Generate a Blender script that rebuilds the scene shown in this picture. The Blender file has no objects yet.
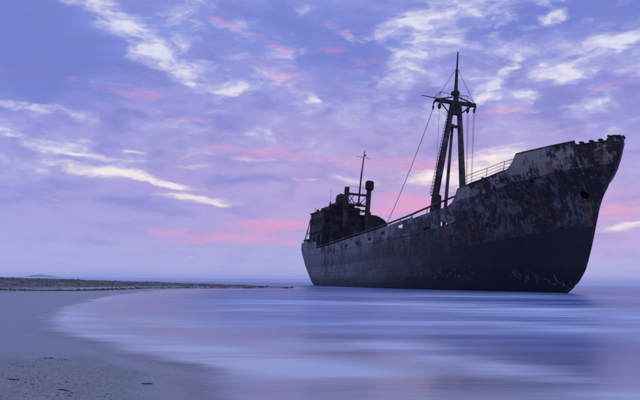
import bpy, bmesh, math, random
import numpy as np
from mathutils import Vector, Matrix, noise as mnoise
R = math.radians
random.seed(7); rng = np.random.default_rng(7)
scene = bpy.context.scene
COL = scene.collection

# ------------------------------------------------------------------ camera
CAM_H = 0.82
cd = bpy.data.cameras.new('camera'); cam = bpy.data.objects.new('camera', cd); COL.objects.link(cam)
cd.lens = 45.0; cd.sensor_width = 36.0; cd.clip_start = 0.05; cd.clip_end = 60000
cam.matrix_world = (Matrix.Translation((0, 0, CAM_H)) @ Matrix.Rotation(R(90) + math.atan(79 / 800), 4, 'X')
                    @ Matrix.Rotation(R(0.43), 4, 'Z'))
scene.camera = cam

# ------------------------------------------------------------------ node helper
def lin(c):
    return tuple(((v / 255) / 12.92 if v / 255 <= 0.04045 else ((v / 255 + 0.055) / 1.055) ** 2.4) for v in c) + (1.0,)

class G:
    def __init__(self, tree):
        self.t = tree; self.n = tree.nodes; self.l = tree.links
    def put(self, sock, v):
        if isinstance(v, bpy.types.NodeSocket): self.l.new(v, sock)
        elif v is not None: sock.default_value = v
    def m(self, op, a, b=None, c=None, clamp=False):
        n = self.n.new('ShaderNodeMath'); n.operation = op; n.use_clamp = clamp
        self.put(n.inputs[0], a); self.put(n.inputs[1], b)
        if c is not None: self.put(n.inputs[2], c)
        return n.outputs[0]
    def vm(self, op, a, b=None):
        n = self.n.new('ShaderNodeVectorMath'); n.operation = op
        self.put(n.inputs[0], a); self.put(n.inputs[1], b)
        return n.outputs['Value'] if op in ('DOT_PRODUCT', 'LENGTH') else n.outputs[0]
    def sep(self, v):
        n = self.n.new('ShaderNodeSeparateXYZ'); self.put(n.inputs[0], v); return n.outputs
    def comb(self, x, y, z):
        n = self.n.new('ShaderNodeCombineXYZ')
        for i, v in enumerate((x, y, z)): self.put(n.inputs[i], v)
        return n.outputs[0]
    def noise(self, vec, scale, detail=4, rough=0.55, dist=0.0, lac=2.0):
        n = self.n.new('ShaderNodeTexNoise'); self.put(n.inputs['Vector'], vec)
        n.inputs['Scale'].default_value = scale; n.inputs['Detail'].default_value = detail
        n.inputs['Roughness'].default_value = rough; n.inputs['Distortion'].default_value = dist
        n.inputs['Lacunarity'].default_value = lac
        return n.outputs['Fac']
    def noisec(self, vec, scale, detail=4, rough=0.55):
        n = self.n.new('ShaderNodeTexNoise'); self.put(n.inputs['Vector'], vec)
        n.inputs['Scale'].default_value = scale; n.inputs['Detail'].default_value = detail
        n.inputs['Roughness'].default_value = rough
        return n.outputs['Color']
    def mp(self, vec, loc=(0, 0, 0), rot=(0, 0, 0), scale=(1, 1, 1), typ='POINT'):
        n = self.n.new('ShaderNodeMapping'); n.vector_type = typ; self.put(n.inputs[0], vec)
        n.inputs['Location'].default_value = loc; n.inputs['Rotation'].default_value = rot; n.inputs['Scale'].default_value = scale
        return n.outputs[0]
    def ss(self, v, lo, hi, a=0.0, b=1.0):
        n = self.n.new('ShaderNodeMapRange'); n.interpolation_type = 'SMOOTHSTEP'; self.put(n.inputs[0], v)
        for i, q in enumerate((lo, hi, a, b)): self.put(n.inputs[i + 1], q)
        return n.outputs[0]
    def mix(self, f, a, b, mode='MIX'):
        n = self.n.new('ShaderNodeMix'); n.data_type = 'RGBA'; n.blend_type = mode
        self.put(n.inputs[0], f); self.put(n.inputs[6], a); self.put(n.inputs[7], b)
        return n.outputs[2]
    def ramp(self, f, stops):
        n = self.n.new('ShaderNodeValToRGB'); self.put(n.inputs[0], f); e = n.color_ramp.elements
        while len(e) < len(stops): e.new(0.5)
        for q, (p, c) in zip(e, stops): q.position = p; q.color = c
        return n.outputs[0]
    def bump(self, h, strength, dist):
        n = self.n.new('ShaderNodeBump'); n.inputs['Strength'].default_value = strength
        n.inputs['Distance'].default_value = dist; self.put(n.inputs['Height'], h); return n.outputs[0]
    def attr(self, name):
        n = self.n.new('ShaderNodeAttribute'); n.attribute_name = name; return n.outputs['Fac']

def new_mat(name):
    m = bpy.data.materials.new(name); m.use_nodes = True
    g = G(m.node_tree); p = g.n['Principled BSDF']
    return m, g, p

# ------------------------------------------------------------------ sky: a cloudy dawn, in world directions
SUN_AZ, SUN_EL = R(19.5), R(4.0)
w = bpy.data.worlds.new('World'); scene.world = w; w.use_nodes = True
w.cycles.sampling_method = 'MANUAL'; w.cycles.sample_map_resolution = 256
g = G(w.node_tree); bg = g.n['Background']; bg.inputs[1].default_value = 1.0
tc = g.n.new('ShaderNodeTexCoord').outputs['Generated']
D = g.vm('NORMALIZE', tc); dx, dy, dz = g.sep(D)
el = g.m('ARCSINE', dz); az = g.m('ARCTAN2', dx, dy)
den = g.m('ADD', g.m('ABSOLUTE', dz), 0.10)
P = g.comb(g.m('DIVIDE', dx, den), g.m('DIVIDE', dy, den), 0.0)
wn = g.vm('SUBTRACT', g.noisec(P, 2.6, 2), (0.5, 0.5, 0.5))
Pw = g.vm('ADD', P, g.vm('MULTIPLY', wn, (0.34, 0.34, 0)))
AE = g.comb(az, el, 0.0)
# ragged edges: directions are bent by noise before the cloud banks are placed
wl = g.vm('SUBTRACT', g.noisec(g.mp(AE, scale=(1, 2.4, 1)), 8.0, 4, 0.6), (0.5, 0.5, 0.5))
AEw = g.vm('ADD', AE, g.vm('MULTIPLY', wl, (0.10, 0.034, 0)))
def field(vec, blobs, base=0.0):
    s = base
    for (px, py, rx, ry, rot, a) in blobs:
        q = g.mp(vec, ((px - 320) / 800, (279 - py) / 800, 0), (0, 0, R(rot)), (rx * 1.75 / 800, ry * 1.75 / 800, 1), 'TEXTURE')
        gt = g.n.new('ShaderNodeTexGradient'); gt.gradient_type = 'SPHERICAL'; g.l.new(q, gt.inputs[0])
        s = g.m('ADD', s, g.ss(gt.outputs['Fac'], 0.0, 1.0, 0.0, a))
    return s
n_big = g.noise(Pw, 1.5, 4, 0.55); n_mid = g.noise(g.mp(Pw, (3, 1, 0), (0, 0, R(-28)), (1.0, 0.62, 1)), 4.2, 5, 0.6)
n_cell = g.noise(g.mp(AEw, (1, 3, 0), (0, 0, R(-22)), (1.0, 2.0, 1)), 18.0, 6, 0.55, 0.0)
n_fine = g.noise(g.mp(AEw, (7, 2, 0), (0, 0, R(-10)), (1.0, 2.6, 1)), 44.0, 3, 0.55)
n_str = g.noise(g.mp(AEw, (2, 5, 0), (0, 0, R(4)), (1.0, 9.0, 1)), 10.0, 5, 0.62)
n_tex = g.m('ADD', g.m('MULTIPLY', n_cell, 0.62), g.m('MULTIPLY', n_mid, 0.38))
c = lambda *v: lin(v)
base = g.ramp(g.m('MULTIPLY', el, 1.0), [(0.0, c(180, 185, 235)), (0.03, c(172, 176, 233)), (0.06, c(165, 165, 230)), (0.12, c(161, 160, 227)),
              (0.20, c(146, 152, 227)), (0.30, c(130, 146, 226)), (0.40, c(134, 152, 230)), (0.75, c(168, 194, 252))])
# soft rose warmth in the middle of the view, towards the sun
rose = field(AE, [(260, 190, 190, 90, 0, 0.55), (430, 190, 150, 90, 0, 0.6), (560, 190, 140, 110, 0, 0.3), (605, 222, 75, 32, 0, 0.5)])
col = g.mix(g.m('MULTIPLY', rose, 0.62, clamp=True), base, c(200, 168, 218))
# darker blue cloud
fd = field(AEw, [(55, 75, 95, 45, -12, 0.85), (10, 30, 60, 40, 0, 0.5), (0, 110, 60, 20, 0, 0.3), (300, 25, 70, 22, -15, 0.55), (335, 70, 60, 22, -15, 0.5),
                 (375, 45, 45, 20, 0, 0.5), (545, 22, 60, 14, 10, 0.75), (615, 22, 50, 22, 10, 0.8), (500, 40, 45, 14, 10, 0.5), (560, 105, 70, 16, 10, 0.45),
                 (205, 120, 40, 10, 0, 0.45), (440, 95, 60, 14, 10, 0.35), (610, 130, 60, 14, 0, 0.4), (90, 202, 130, 13, -3, 0.32), (250, 180, 60, 7, 0, 0.35)], 0.10)
md = g.ss(g.m('ADD', fd, g.m('ADD', g.m('MULTIPLY', g.m('SUBTRACT', n_big, 0.5), 1.3), g.m('MULTIPLY', g.m('SUBTRACT', n_cell, 0.5), -0.9))), 0.05, 1.0)
col = g.mix(g.m('MULTIPLY', md, 0.85), col, c(96, 118, 210))
gr = g.ss(n_tex, 0.53, 0.36)
col = g.mix(g.m('MULTIPLY', gr, g.ss(el, 0.09, 0.22, 0.16, 0.55)), col, c(118, 123, 200))
# pale breaks between the clouds
fw_ = field(AEw, [(105, 22, 48, 15, -42, 0.55), (140, 55, 55, 15, -35, 0.62), (545, 60, 170, 90, 0, 0.42), (410, 45, 70, 50, 0, 0.25), (185, 75, 45, 12, -10, 0.6), (200, 30, 90, 40, -15, 0.38), (60, 165, 95, 20, -4, 0.5), (250, 150, 80, 20, 0, 0.3), (225, 94, 30, 10, 6, 0.95), (305, 104, 16, 8, 0, 0.8), (60, 122, 75, 7, -6, 0.85),
                  (30, 150, 60, 8, -4, 0.5), (504, 77, 24, 9, 35, 1.0), (598, 58, 55, 10, 22, 0.9), (488, 101, 15, 9, 30, 1.0), (436, 46, 20, 8, 10, 0.7), (430, 14, 45, 12, 25, 0.7),
                  (392, 72, 26, 12, 30, 0.55), (523, 98, 13, 5, 10, 0.8), (572, 84, 26, 5, 8, 0.7), (492, 12, 24, 18, 20, 0.75), (560, 2, 34, 9, 10, 0.85), (622, 4, 28, 9, 10, 0.75), (548, 28, 26, 5, 20, 0.6),
                  (345, 110, 40, 16, 0, 0.35), (250, 132, 60, 10, 0, 0.3), (575, 112, 50, 6, 5, 0.45), (420, 110, 40, 20, 0, 0.35)], 0.0)
tw = g.m('MULTIPLY', g.m('SUBTRACT', n_tex, 0.5), g.ss(el, 0.08, 0.24, 2.2, 4.2))
mw = g.ss(g.m('ADD', g.m('SUBTRACT', g.m('MULTIPLY', fw_, 0.76), g.m('MULTIPLY', fd, 0.34)), g.m('ADD', tw, g.m('MULTIPLY', g.m('SUBTRACT', n_fine, 0.5), 1.3))), -0.10, 1.22)
me_ = g.ss(el, 0.03, 0.13)
col = g.mix(g.m('MULTIPLY', g.m('MULTIPLY', g.ss(mw, 0.0, 0.55), me_), 0.78), col, c(178, 182, 232))
col = g.mix(g.m('MULTIPLY', g.m('MULTIPLY', g.ss(mw, 0.40, 1.05), me_), 0.85), col, c(236, 236, 250))
# rose and pink streaks lit from below
fp = field(AEw, [(130, 98, 36, 5.5, -4, 0.8), (72, 89, 9, 6, 0, 0.7), (272, 228, 48, 8, 4, 1.45), (255, 242, 55, 4, 0, 0.7), (185, 237, 70, 6, -4, 0.75), (222, 28, 20, 5, -8, 0.6), (263, 46, 20, 5, -28, 0.65),
                 (290, 82, 45, 9, -18, 0.55), (215, 75, 30, 6, 8, 0.3), (400, 208, 55, 13, 0, 1.15), (348, 160, 60, 9, 0, 0.5), (430, 165, 50, 12, 0, 0.55), (602, 210, 36, 11, 0, 1.05), (612, 94, 34, 7, 5, 0.5),
                 (525, 110, 50, 5, 10, 0.5), (345, 60, 35, 12, -15, 0.5), (240, 152, 60, 9, 4, 0.5), (175, 118, 45, 5, -10, 0.45), (40, 205, 70, 3, -4, 0.3), (560, 150, 50, 14, 0, 0.3), (330, 30, 25, 7, -15, 0.4), (470, 195, 60, 20, 0, 0.5)])
mp_ = g.ss(g.m('ADD', g.m('MULTIPLY', fp, 0.85), g.m('ADD', g.m('MULTIPLY', g.m('SUBTRACT', n_str, 0.5), 2.6), g.m('MULTIPLY', g.m('SUBTRACT', n_cell, 0.5), 1.2))), 0.02, 1.45)
col = g.mix(g.m('MULTIPLY', g.m('MULTIPLY', mp_, 0.78), g.ss(fp, 0.0, 0.4, 0.25, 1.0)), col, c(246, 158, 203))
# peach and near-white openings
fy = field(AEw, [(112, 176, 50, 6.5, -8, 1.15), (165, 186, 34, 3.0, -6, 0.8), (92, 160, 46, 3.0, -5, 0.85), (190, 199, 42, 5, -4, 0.95), (215, 207, 28, 2.5, 0, 0.6), (492, 166, 34, 15, 0, 1.25), (455, 180, 30, 10, 0, 0.7), (512, 72, 9, 5, 30, 0.75), (487, 103, 8, 5, 30, 0.8),
                  (601, 232, 15, 4, 10, 0.8), (622, 226, 24, 5, 8, 0.4), (195, 257, 6, 1.0, 0, 0.9), (95, 148, 50, 3, -8, 0.5), (340, 178, 40, 4, 4, 0.5), (400, 178, 50, 6, 4, 0.55), (235, 158, 40, 4, 0, 0.55), (205, 168, 26, 3, 0, 0.6), (20, 118, 50, 4, -5, 0.55), (600, 60, 30, 5, 22, 0.35), (225, 95, 20, 5, 0, 0.4)])
my = g.ss(g.m('ADD', g.m('MULTIPLY', fy, 0.9), g.m('ADD', g.m('MULTIPLY', g.m('SUBTRACT', n_str, 0.5), 2.0), g.m('ADD', g.m('MULTIPLY', g.m('SUBTRACT', n_fine, 0.5), 0.8), g.m('MULTIPLY', g.m('SUBTRACT', n_cell, 0.5), 1.3)))), 0.16, 1.20)
my = g.m('MULTIPLY', my, g.ss(fy, 0.0, 0.25))
col = g.mix(g.m('MULTIPLY', my, 0.95), col, c(255, 243, 240))
col = g.mix(0.10, col, c(196, 194, 234))
# pale milky air over the horizon
col = g.mix(g.m('MULTIPLY', g.ss(el, 0.0, 0.055, 1.0, 0.0), 0.6), col, c(174, 178, 232))
sky = g.n.new('ShaderNodeTexSky'); sky.sky_type = 'NISHITA'; sky.sun_disc = False
sky.sun_elevation = SUN_EL; sky.sun_rotation = SUN_AZ; sky.air_density = 1.4; sky.dust_density = 2.0; sky.ozone_density = 3.0
nish = g.vm('MULTIPLY', sky.outputs[0], (0.06, 0.06, 0.06))
col = g.mix(0.05, col, nish)
g.l.new(col, bg.inputs[0])

# ------------------------------------------------------------------ weak low sun behind cloud, beyond the ship
sd = bpy.data.lights.new('sun', 'SUN'); sun = bpy.data.objects.new('sun', sd); COL.objects.link(sun)
sd.energy = 0.06; sd.angle = R(40); sd.color = (1.0, 0.78, 0.72)
sun.rotation_euler = Vector((math.sin(SUN_AZ) * math.cos(SUN_EL), math.cos(SUN_AZ) * math.cos(SUN_EL), math.sin(SUN_EL))).to_track_quat('Z', 'Y').to_euler()
sun.location = (40, 110, 30)

vs = scene.view_settings; vs.view_transform = 'Standard'; vs.look = 'None'; vs.gamma = 1.0; vs.exposure = 0.0; vs.use_curve_mapping = False
scene.cycles.max_bounces = 5; scene.cycles.diffuse_bounces = 2; scene.cycles.volume_bounces = 1; scene.cycles.transparent_max_bounces = 8; scene.cycles.sample_clamp_indirect = 4.0

# ------------------------------------------------------------------ mesh helper
class MB:
    def __init__(self): self.v = []; self.f = []
    def add(self, vs_, fs):
        o = len(self.v); self.v += [tuple(p) for p in vs_]; self.f += [tuple(i + o for i in q) for q in fs]; return self
    def box(self, x0, x1, y0, y1, z0, z1):
        return self.add([(x0, y0, z0), (x1, y0, z0), (x1, y1, z0), (x0, y1, z0), (x0, y0, z1), (x1, y0, z1), (x1, y1, z1), (x0, y1, z1)],
                        [(0, 3, 2, 1), (4, 5, 6, 7), (0, 1, 5, 4), (1, 2, 6, 5), (2, 3, 7, 6), (3, 0, 4, 7)])
    def tube(self, pts, rad, n=8):
        pts = [Vector(p) for p in pts]
        if not hasattr(rad, '__len__'): rad = [rad] * len(pts)
        vs_, fs = [], []
        for i, p in enumerate(pts):
            d = (pts[min(i + 1, len(pts) - 1)] - pts[max(i - 1, 0)]).normalized()
            a = Vector((1, 0, 0)) if abs(d.x) < 0.8 else Vector((0, 1, 0))
            u = d.cross(a).normalized(); v = d.cross(u)
            vs_ += [p + (u * math.cos(k * 2 * math.pi / n) + v * math.sin(k * 2 * math.pi / n)) * rad[i] for k in range(n)]
        for i in range(len(pts) - 1):
            for k in range(n):
                k2 = (k + 1) % n
                fs.append((i * n + k, i * n + k2, (i + 1) * n + k2, (i + 1) * n + k))
        fs.append(tuple(range(n - 1, -1, -1))); fs.append(tuple((len(pts) - 1) * n + k for k in range(n)))
        return self.add(vs_, fs)
    def build(self, name, mat, parent=None, smooth=False):
        me = bpy.data.meshes.new(name); me.from_pydata(self.v, [], self.f)
        bm = bmesh.new(); bm.from_mesh(me); bmesh.ops.recalc_face_normals(bm, faces=bm.faces); bm.to_mesh(me); bm.free()
        if smooth:
            for p in me.polygons: p.use_smooth = len(p.vertices) <= 4
        me.materials.append(mat)
        o = bpy.data.objects.new(name, me); COL.objects.link(o)
        if parent: o.parent = parent
        return o
def tag(o, label=None, cat=None, group=None, kind=None):
    for k, v in (('label', label), ('category', cat), ('group', group), ('kind', kind)):
        if v: o[k] = v
    return o

# ------------------------------------------------------------------ land and water
LAND = np.array([(-1.2, 69), (-6, 66.8), (-10.3, 61), (-11.2, 54), (-9.8, 35.7), (-7.3, 21.6), (-5.7, 15.4), (-4.4, 12.2), (-3.4, 10.5), (-2.05, 8.2), (-1.3, 6.95), (-1.05, 5.6), (-.8, 4), (.3, 1.2), (2, -4),
                 (6, -30), (20, -250), (-600, -250), (-600, 400), (-140, 185), (-60, 114), (-35, 94), (-20, 83.5), (-11, 76.5), (-5, 71.5)], float)
CREST = np.array([(-2, 69.2, .10), (-6, 70.3, .2), (-10, 70.3, .30), (-17, 66.5, .47), (-22, 62.5, .62), (-28, 58, .80), (-45, 46, 1.0), (-90, 20, 1.3), (-300, -80, 1.6)], float)
def seg_dist(X, Y, A, B):
    d = B - A; t = np.clip(((X - A[0]) * d[0] + (Y - A[1]) * d[1]) / (d @ d), 0, 1)
    return np.hypot(X - A[0] - t * d[0], Y - A[1] - t * d[1]), t
def shore(X, Y):                                   # metres inland (+) or out to sea (-)
    best = np.full(X.shape, 1e9); ins = np.zeros(X.shape, bool); n = len(LAND)
    for i in range(n):
        A, B = LAND[i], LAND[(i + 1) % n]
        best = np.minimum(best, seg_dist(X, Y, A, B)[0])
        cond = ((A[1] > Y) != (B[1] > Y)); xx = A[0] + (Y - A[1]) * (B[0] - A[0]) / (B[1] - A[1] if B[1] != A[1] else 1e-9)
        ins ^= cond & (X < xx)
    return np.where(ins, best, -best)
def vnoise(X, Y, s, seed):
    xi = np.floor(X * s).astype(int); yi = np.floor(Y * s).astype(int); fx = X * s - xi; fy = Y * s - yi
    def h(a, b):
        q = np.sin(a * 127.1 + b * 311.7 + seed * 74.7) * 43758.5453; return q - np.floor(q)
    fx = fx * fx * (3 - 2 * fx); fy = fy * fy * (3 - 2 * fy)
    return (h(xi, yi) * (1 - fx) + h(xi + 1, yi) * fx) * (1 - fy) + (h(xi, yi + 1) * (1 - fx) + h(xi + 1, yi + 1) * fx) * fy - .5
def ground_z(X, Y):
    s = shore(X, Y) + vnoise(X, Y, .5, 1) * .25
    z = np.where(s > 0, np.minimum(s * .022, .10 + s * .006), np.maximum(s * .030, -1.15 + 0 * s))
    ridge = np.zeros(X.shape)
    for i in range(len(CREST) - 1):
        d, t = seg_dist(X, Y, CREST[i, :2], CREST[i + 1, :2]); hh = CREST[i, 2] + (CREST[i + 1, 2] - CREST[i, 2]) * t
        wd = 1.6 + hh * 6.0
        ridge = np.maximum(ridge, hh * np.exp(-(d / wd) ** 2))
    on = np.clip(s / .8, 0, 1)
    z = np.where(s > 0, np.maximum(z, ridge * on) + .3 * np.minimum(z, ridge) * on, z)
    z = z + on * (vnoise(X, Y, .9, 2) * .025 + vnoise(X, Y, 2.7, 3) * .012) + np.clip(ridge, 0, .8) * on * (vnoise(X, Y, 1.3, 4) * .16 + vnoise(X, Y, 4.1, 5) * .10)
    return np.minimum(z, 2.2)
def axis(lo, hi, knots):                           # knots: (position, spacing) -> graded coordinates
    out = [lo]; ks = np.array(knots, float)
    while out[-1] < hi:
        out.append(out[-1] + max(.03, float(np.interp(out[-1], ks[:, 0], ks[:, 1]))))
    return np.array(out)
def sheet(name, xs, ys, zf, mat, attrs):
    X, Y = np.meshgrid(xs, ys); Z = zf(X, Y); nx, ny = len(xs), len(ys)
    me = bpy.data.meshes.new(name)
    V = np.stack([X, Y, Z], -1).reshape(-1, 3); i = np.arange(nx * ny).reshape(ny, nx)
    F = np.stack([i[:-1, :-1], i[:-1, 1:], i[1:, 1:], i[1:, :-1]], -1).reshape(-1, 4)
    me.from_pydata(V.tolist(), [], F.tolist())
    for k, fn in attrs.items():
        a = me.attributes.new(k, 'FLOAT', 'POINT'); a.data.foreach_set('value', fn(X, Y).astype(np.float32).ravel())
    me.polygons.foreach_set('use_smooth', np.ones(len(F), bool)); me.materials.append(mat)
    o = bpy.data.objects.new(name, me); COL.objects.link(o); return o

# sand: grey-tan, coarse, wet and darker along the waterline
sand, g, p = new_mat('sand')
oc = g.n.new('ShaderNodeTexCoord').outputs['Object']; s_at = g.attr('shore')
s_j = g.m('ADD', s_at, g.m('MULTIPLY', g.m('SUBTRACT', g.noise(oc, 0.9, 4), 0.5), 0.35))
dry = g.ss(g.m('ADD', g.attr('dry'), g.m('MULTIPLY', g.m('SUBTRACT', g.noise(oc, 1.6, 5, .6), 0.5), 1.1)), 0.15, 0.95)
grain = g.noise(oc, 62, 4, 0.75); patch = g.noise(oc, 2.2, 5); speck = g.noise(oc, 34, 3, 0.65); mott = g.noise(oc, 14, 4, .6)
ca = g.mix(g.ss(grain, .36, .64), (0.15, 0.137, 0.127, 1), (0.62, 0.565, 0.53, 1)); ca = g.mix(g.ss(speck, 0.56, 0.68), ca, (0.06, 0.052, 0.05, 1))
ca = g.mix(g.ss(mott, .35, .7, 0, .35), ca, (0.24, 0.23, 0.23, 1)); ca = g.mix(g.m('MULTIPLY', patch, 0.4), ca, (0.30, 0.29, 0.30, 1))
cw = g.mix(g.ss(grain, .3, .7), (0.14, 0.142, 0.16, 1), (0.31, 0.31, 0.335, 1)); cw = g.mix(g.ss(mott, .4, .7, 0, .45), cw, (0.155, 0.155, 0.172, 1))
wr = g.m('MULTIPLY', g.attr('wrack'), g.ss(g.m('ADD', g.m('MULTIPLY', g.noise(g.mp(oc, scale=(.5, 1, 1)), 1.6, 6, .7), .7), g.m('MULTIPLY', speck, .3)), .34, .58))
g.put(p.inputs['Base Color'], g.mix(wr, g.mix(dry, cw, ca), (0.060, 0.050, 0.046, 1)))
g.put(p.inputs['Roughness'], g.m('ADD', g.m('MULTIPLY', dry, 0.5), 0.36)); g.put(p.inputs['Specular IOR Level'], g.m('SUBTRACT', 0.5, g.m('MULTIPLY', dry, 0.3)))
hgt = g.m('ADD', g.m('MULTIPLY', grain, 0.5), g.m('ADD', g.m('MULTIPLY', speck, 0.5), g.m('MULTIPLY', mott, 1.6)))
bn = g.n.new('ShaderNodeBump'); bn.inputs['Distance'].default_value = 0.014; g.put(bn.inputs['Strength'], g.m('ADD', g.m('MULTIPLY', dry, 0.65), 0.32)); g.put(bn.inputs['Height'], hgt)
g.put(p.inputs['Normal'], bn.outputs[0])
bx_ = axis(-420, 160, [(-420, 60), (-90, 12), (-40, 1.2), (-25, .45), (-12, .28), (-5, .12), (3, .12), (8, .8), (30, 6), (160, 40)])
by_ = axis(-120, 320, [(-120, 40), (-10, 3), (2, .3), (4, .09), (11, .12), (25, .3), (60, .4), (84, .5), (100, 3), (200, 30), (320, 50)])
def dryness(X, Y):
    mound = np.exp(-(((X + 2.6) / 1.5) ** 2 + ((Y - 5.6) / 2.6) ** 2)); z = ground_z(X, Y)
    return np.clip(np.maximum(mound * 1.15, np.clip((z - .08) / .12, 0, 1) * np.clip((Y - 20) / 10, 0, 1)) * np.clip(shore(X, Y) / .25, 0, 1), 0, 1)
beach = sheet('beach', bx_, by_, ground_z, sand, {'shore': shore, 'dry': dryness, 'wrack': lambda X, Y: np.clip((ground_z(X, Y) - .07) / .10, 0, 1) * np.clip((Y - 28) / 8, 0, 1) * .9}); tag(beach, 'grey coarse sand beach with a wet margin curving round the bay', 'beach', kind='structure')

# water: smoothed by a long exposure; milky spray lies in bands along the shore
wat, g, p = new_mat('water')
oc = g.n.new('ShaderNodeTexCoord').outputs['Object']; s_at = g.m('MULTIPLY', g.attr('shore'), -1.0)
wob = g.noise(oc, 0.30, 4); wob2 = g.noise(oc, 1.5, 4)
sj = g.m('ADD', s_at, g.m('ADD', g.m('MULTIPLY', g.m('SUBTRACT', wob, 0.5), 1.6), g.m('MULTIPLY', g.m('SUBTRACT', wob2, 0.5), 0.30)))
ln = g.noise(g.mp(oc, rot=(0, 0, R(13)), scale=(0.30, 1.0, 1)), 0.40, 4, 0.52, 1.4)
ln2 = g.noise(g.mp(oc, (9, 4, 0), (0, 0, R(8)), (0.12, 0.7, 1)), 0.22, 6, 0.6, 0.3)
fine = g.noise(g.mp(oc, rot=(0, 0, R(9)), scale=(0.24, 1.0, 1)), 2.2, 5, 0.60, 0.6)
sf = g.m('MULTIPLY', g.attr('surf'), g.ss(g.m('ADD', g.m('MULTIPLY', ln, .6), g.m('MULTIPLY', fine, .4)), .36, .60, .35, 1.15))
hf = g.m('MULTIPLY', g.ss(g.m('ADD', g.attr('hull'), g.m('MULTIPLY', g.m('SUBTRACT', wob, .5), 2.5)), 2.6, 0.2), .55)
mist_sheen = g.m('ADD', g.m('MULTIPLY', sf, 0.85), g.m('ADD', g.m('MULTIPLY', g.ss(ln, 0.46, 0.66), 0.30), g.m('ADD', g.m('MULTIPLY', g.ss(ln2, 0.44, 0.64), 0.30), g.m('MULTIPLY', g.m('SUBTRACT', fine, 0.5), 0.24))))
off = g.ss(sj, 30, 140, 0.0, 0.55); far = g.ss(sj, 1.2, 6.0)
mist_sheen = g.m('MULTIPLY', g.m('MAXIMUM', g.m('ADD', mist_sheen, off), hf), 0.85, clamp=True)  # off pales the far sea's base colour, standing in for reflected sky
g.put(p.inputs['Base Color'], g.mix(mist_sheen, g.mix(far, (0.15, 0.155, 0.24, 1), (0.07, 0.125, 0.36, 1)), g.mix(far, (0.74, 0.72, 0.76, 1), (0.72, 0.77, 0.92, 1))))
g.put(p.inputs['Roughness'], g.m('ADD', g.m('ADD', 0.18, g.m('MULTIPLY', g.m('SUBTRACT', far, off), 0.14)), g.m('MULTIPLY', mist_sheen, 0.22)))
p.inputs['IOR'].default_value = 1.33; g.put(p.inputs['Specular IOR Level'], g.m('SUBTRACT', g.m('SUBTRACT', 0.50, g.m('MULTIPLY', g.m('SUBTRACT', far, off), 0.16)), g.m('MULTIPLY', mist_sheen, 0.20)))
wv = g.m('ADD', g.noise(g.mp(oc, scale=(0.35, 1, 1)), 0.9, 4, 0.5), g.m('MULTIPLY', ln, 0.6))
g.put(p.inputs['Normal'], g.bump(wv, 0.22, 0.08))
tr = g.n.new('ShaderNodeBsdfTransparent'); mx = g.n.new('ShaderNodeMixShader')
g.put(mx.inputs[0], g.ss(sj, -0.05, 0.7)); g.l.new(tr.outputs[0], mx.inputs[1]); g.l.new(p.outputs[0], mx.inputs[2])
g.l.new(mx.outputs[0], g.n['Material Output'].inputs['Surface'])
wx = axis(-14000, 14000, [(-14000, 3000), (-400, 200), (-60, 12), (-20, .8), (-8, .2), (3.5, .2), (12, .7), (60, 5), (400, 200), (14000, 3000)])
wy = axis(-60, 15000, [(-60, 15), (0, .5), (4, .15), (12, .2), (30, .5), (90, 1), (160, 10), (400, 100), (15000, 3000)])
SURF = [([(-1, 27.6), (.5, 26.9), (3.7, 26.0), (5.7, 22.0), (7.8, 18.6), (9.5, 17.0)], 3.6, 1.0), ([(.8, 10.3), (1.55, 8.1), (2.0, 6.9), (2.3, 6.1), (2.7, 5.4)], .55, .75),
        ([(-9.0, 38), (-8.2, 28), (-6.0, 18.6), (-4.1, 12.8), (-2.15, 10.2), (-.75, 8.4), (.0, 7.2)], .8, 1.0), ([(-2.7, 26), (-1.2, 20.6), (.25, 17.0), (2.4, 15.8)], 1.6, .45),
        ([(1.9, 19), (3.7, 15.2), (5.1, 12.3)], 1.1, .5), ([(-4, 17), (-1.4, 12.2), (.15, 9.2)], .7, .4), ([(6, 42), (18, 40), (34, 44)], 6, .6)]
def surf(X, Y):
    out = np.zeros(X.shape)
    for pts, wd, k in SURF:
        d = np.full(X.shape, 1e9)
        for a, b in zip(pts[:-1], pts[1:]): d = np.minimum(d, seg_dist(X, Y, np.array(a, float), np.array(b, float))[0])
        out = np.maximum(out, k * np.exp(-(d / wd) ** 2))
    return out
TH, LIST = R(16), R(4)
def near_hull(X, Y):                               # metres from the line where hull and water meet
    fx, fy = math.sin(TH), -math.cos(TH); ox, oy = 16.572 - fx * 60, 54.527 - fy * 60; d = np.full(X.shape, 1e9)
    L_ = [(3.2, 0), (5, -2.6), (9, -4.2), (16, -4.8), (36, -4.9), (44, -4.4), (50, -3.1), (56, -1.3), (60, 0), (56, 1.3), (44, 4.4), (16, 4.8), (5, 2.6), (3.2, 0)]
    W_ = [np.array((ox + fx * a - fy * b, oy + fy * a + fx * b)) for a, b in L_]
    for a, b in zip(W_[:-1], W_[1:]): d = np.minimum(d, seg_dist(X, Y, a, b)[0])
    return d
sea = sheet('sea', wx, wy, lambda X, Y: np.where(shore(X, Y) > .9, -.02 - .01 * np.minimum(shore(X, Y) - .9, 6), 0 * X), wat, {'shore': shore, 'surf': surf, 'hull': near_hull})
tag(sea, 'calm milky blue sea smoothed by a long exposure', 'sea', kind='structure')

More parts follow.
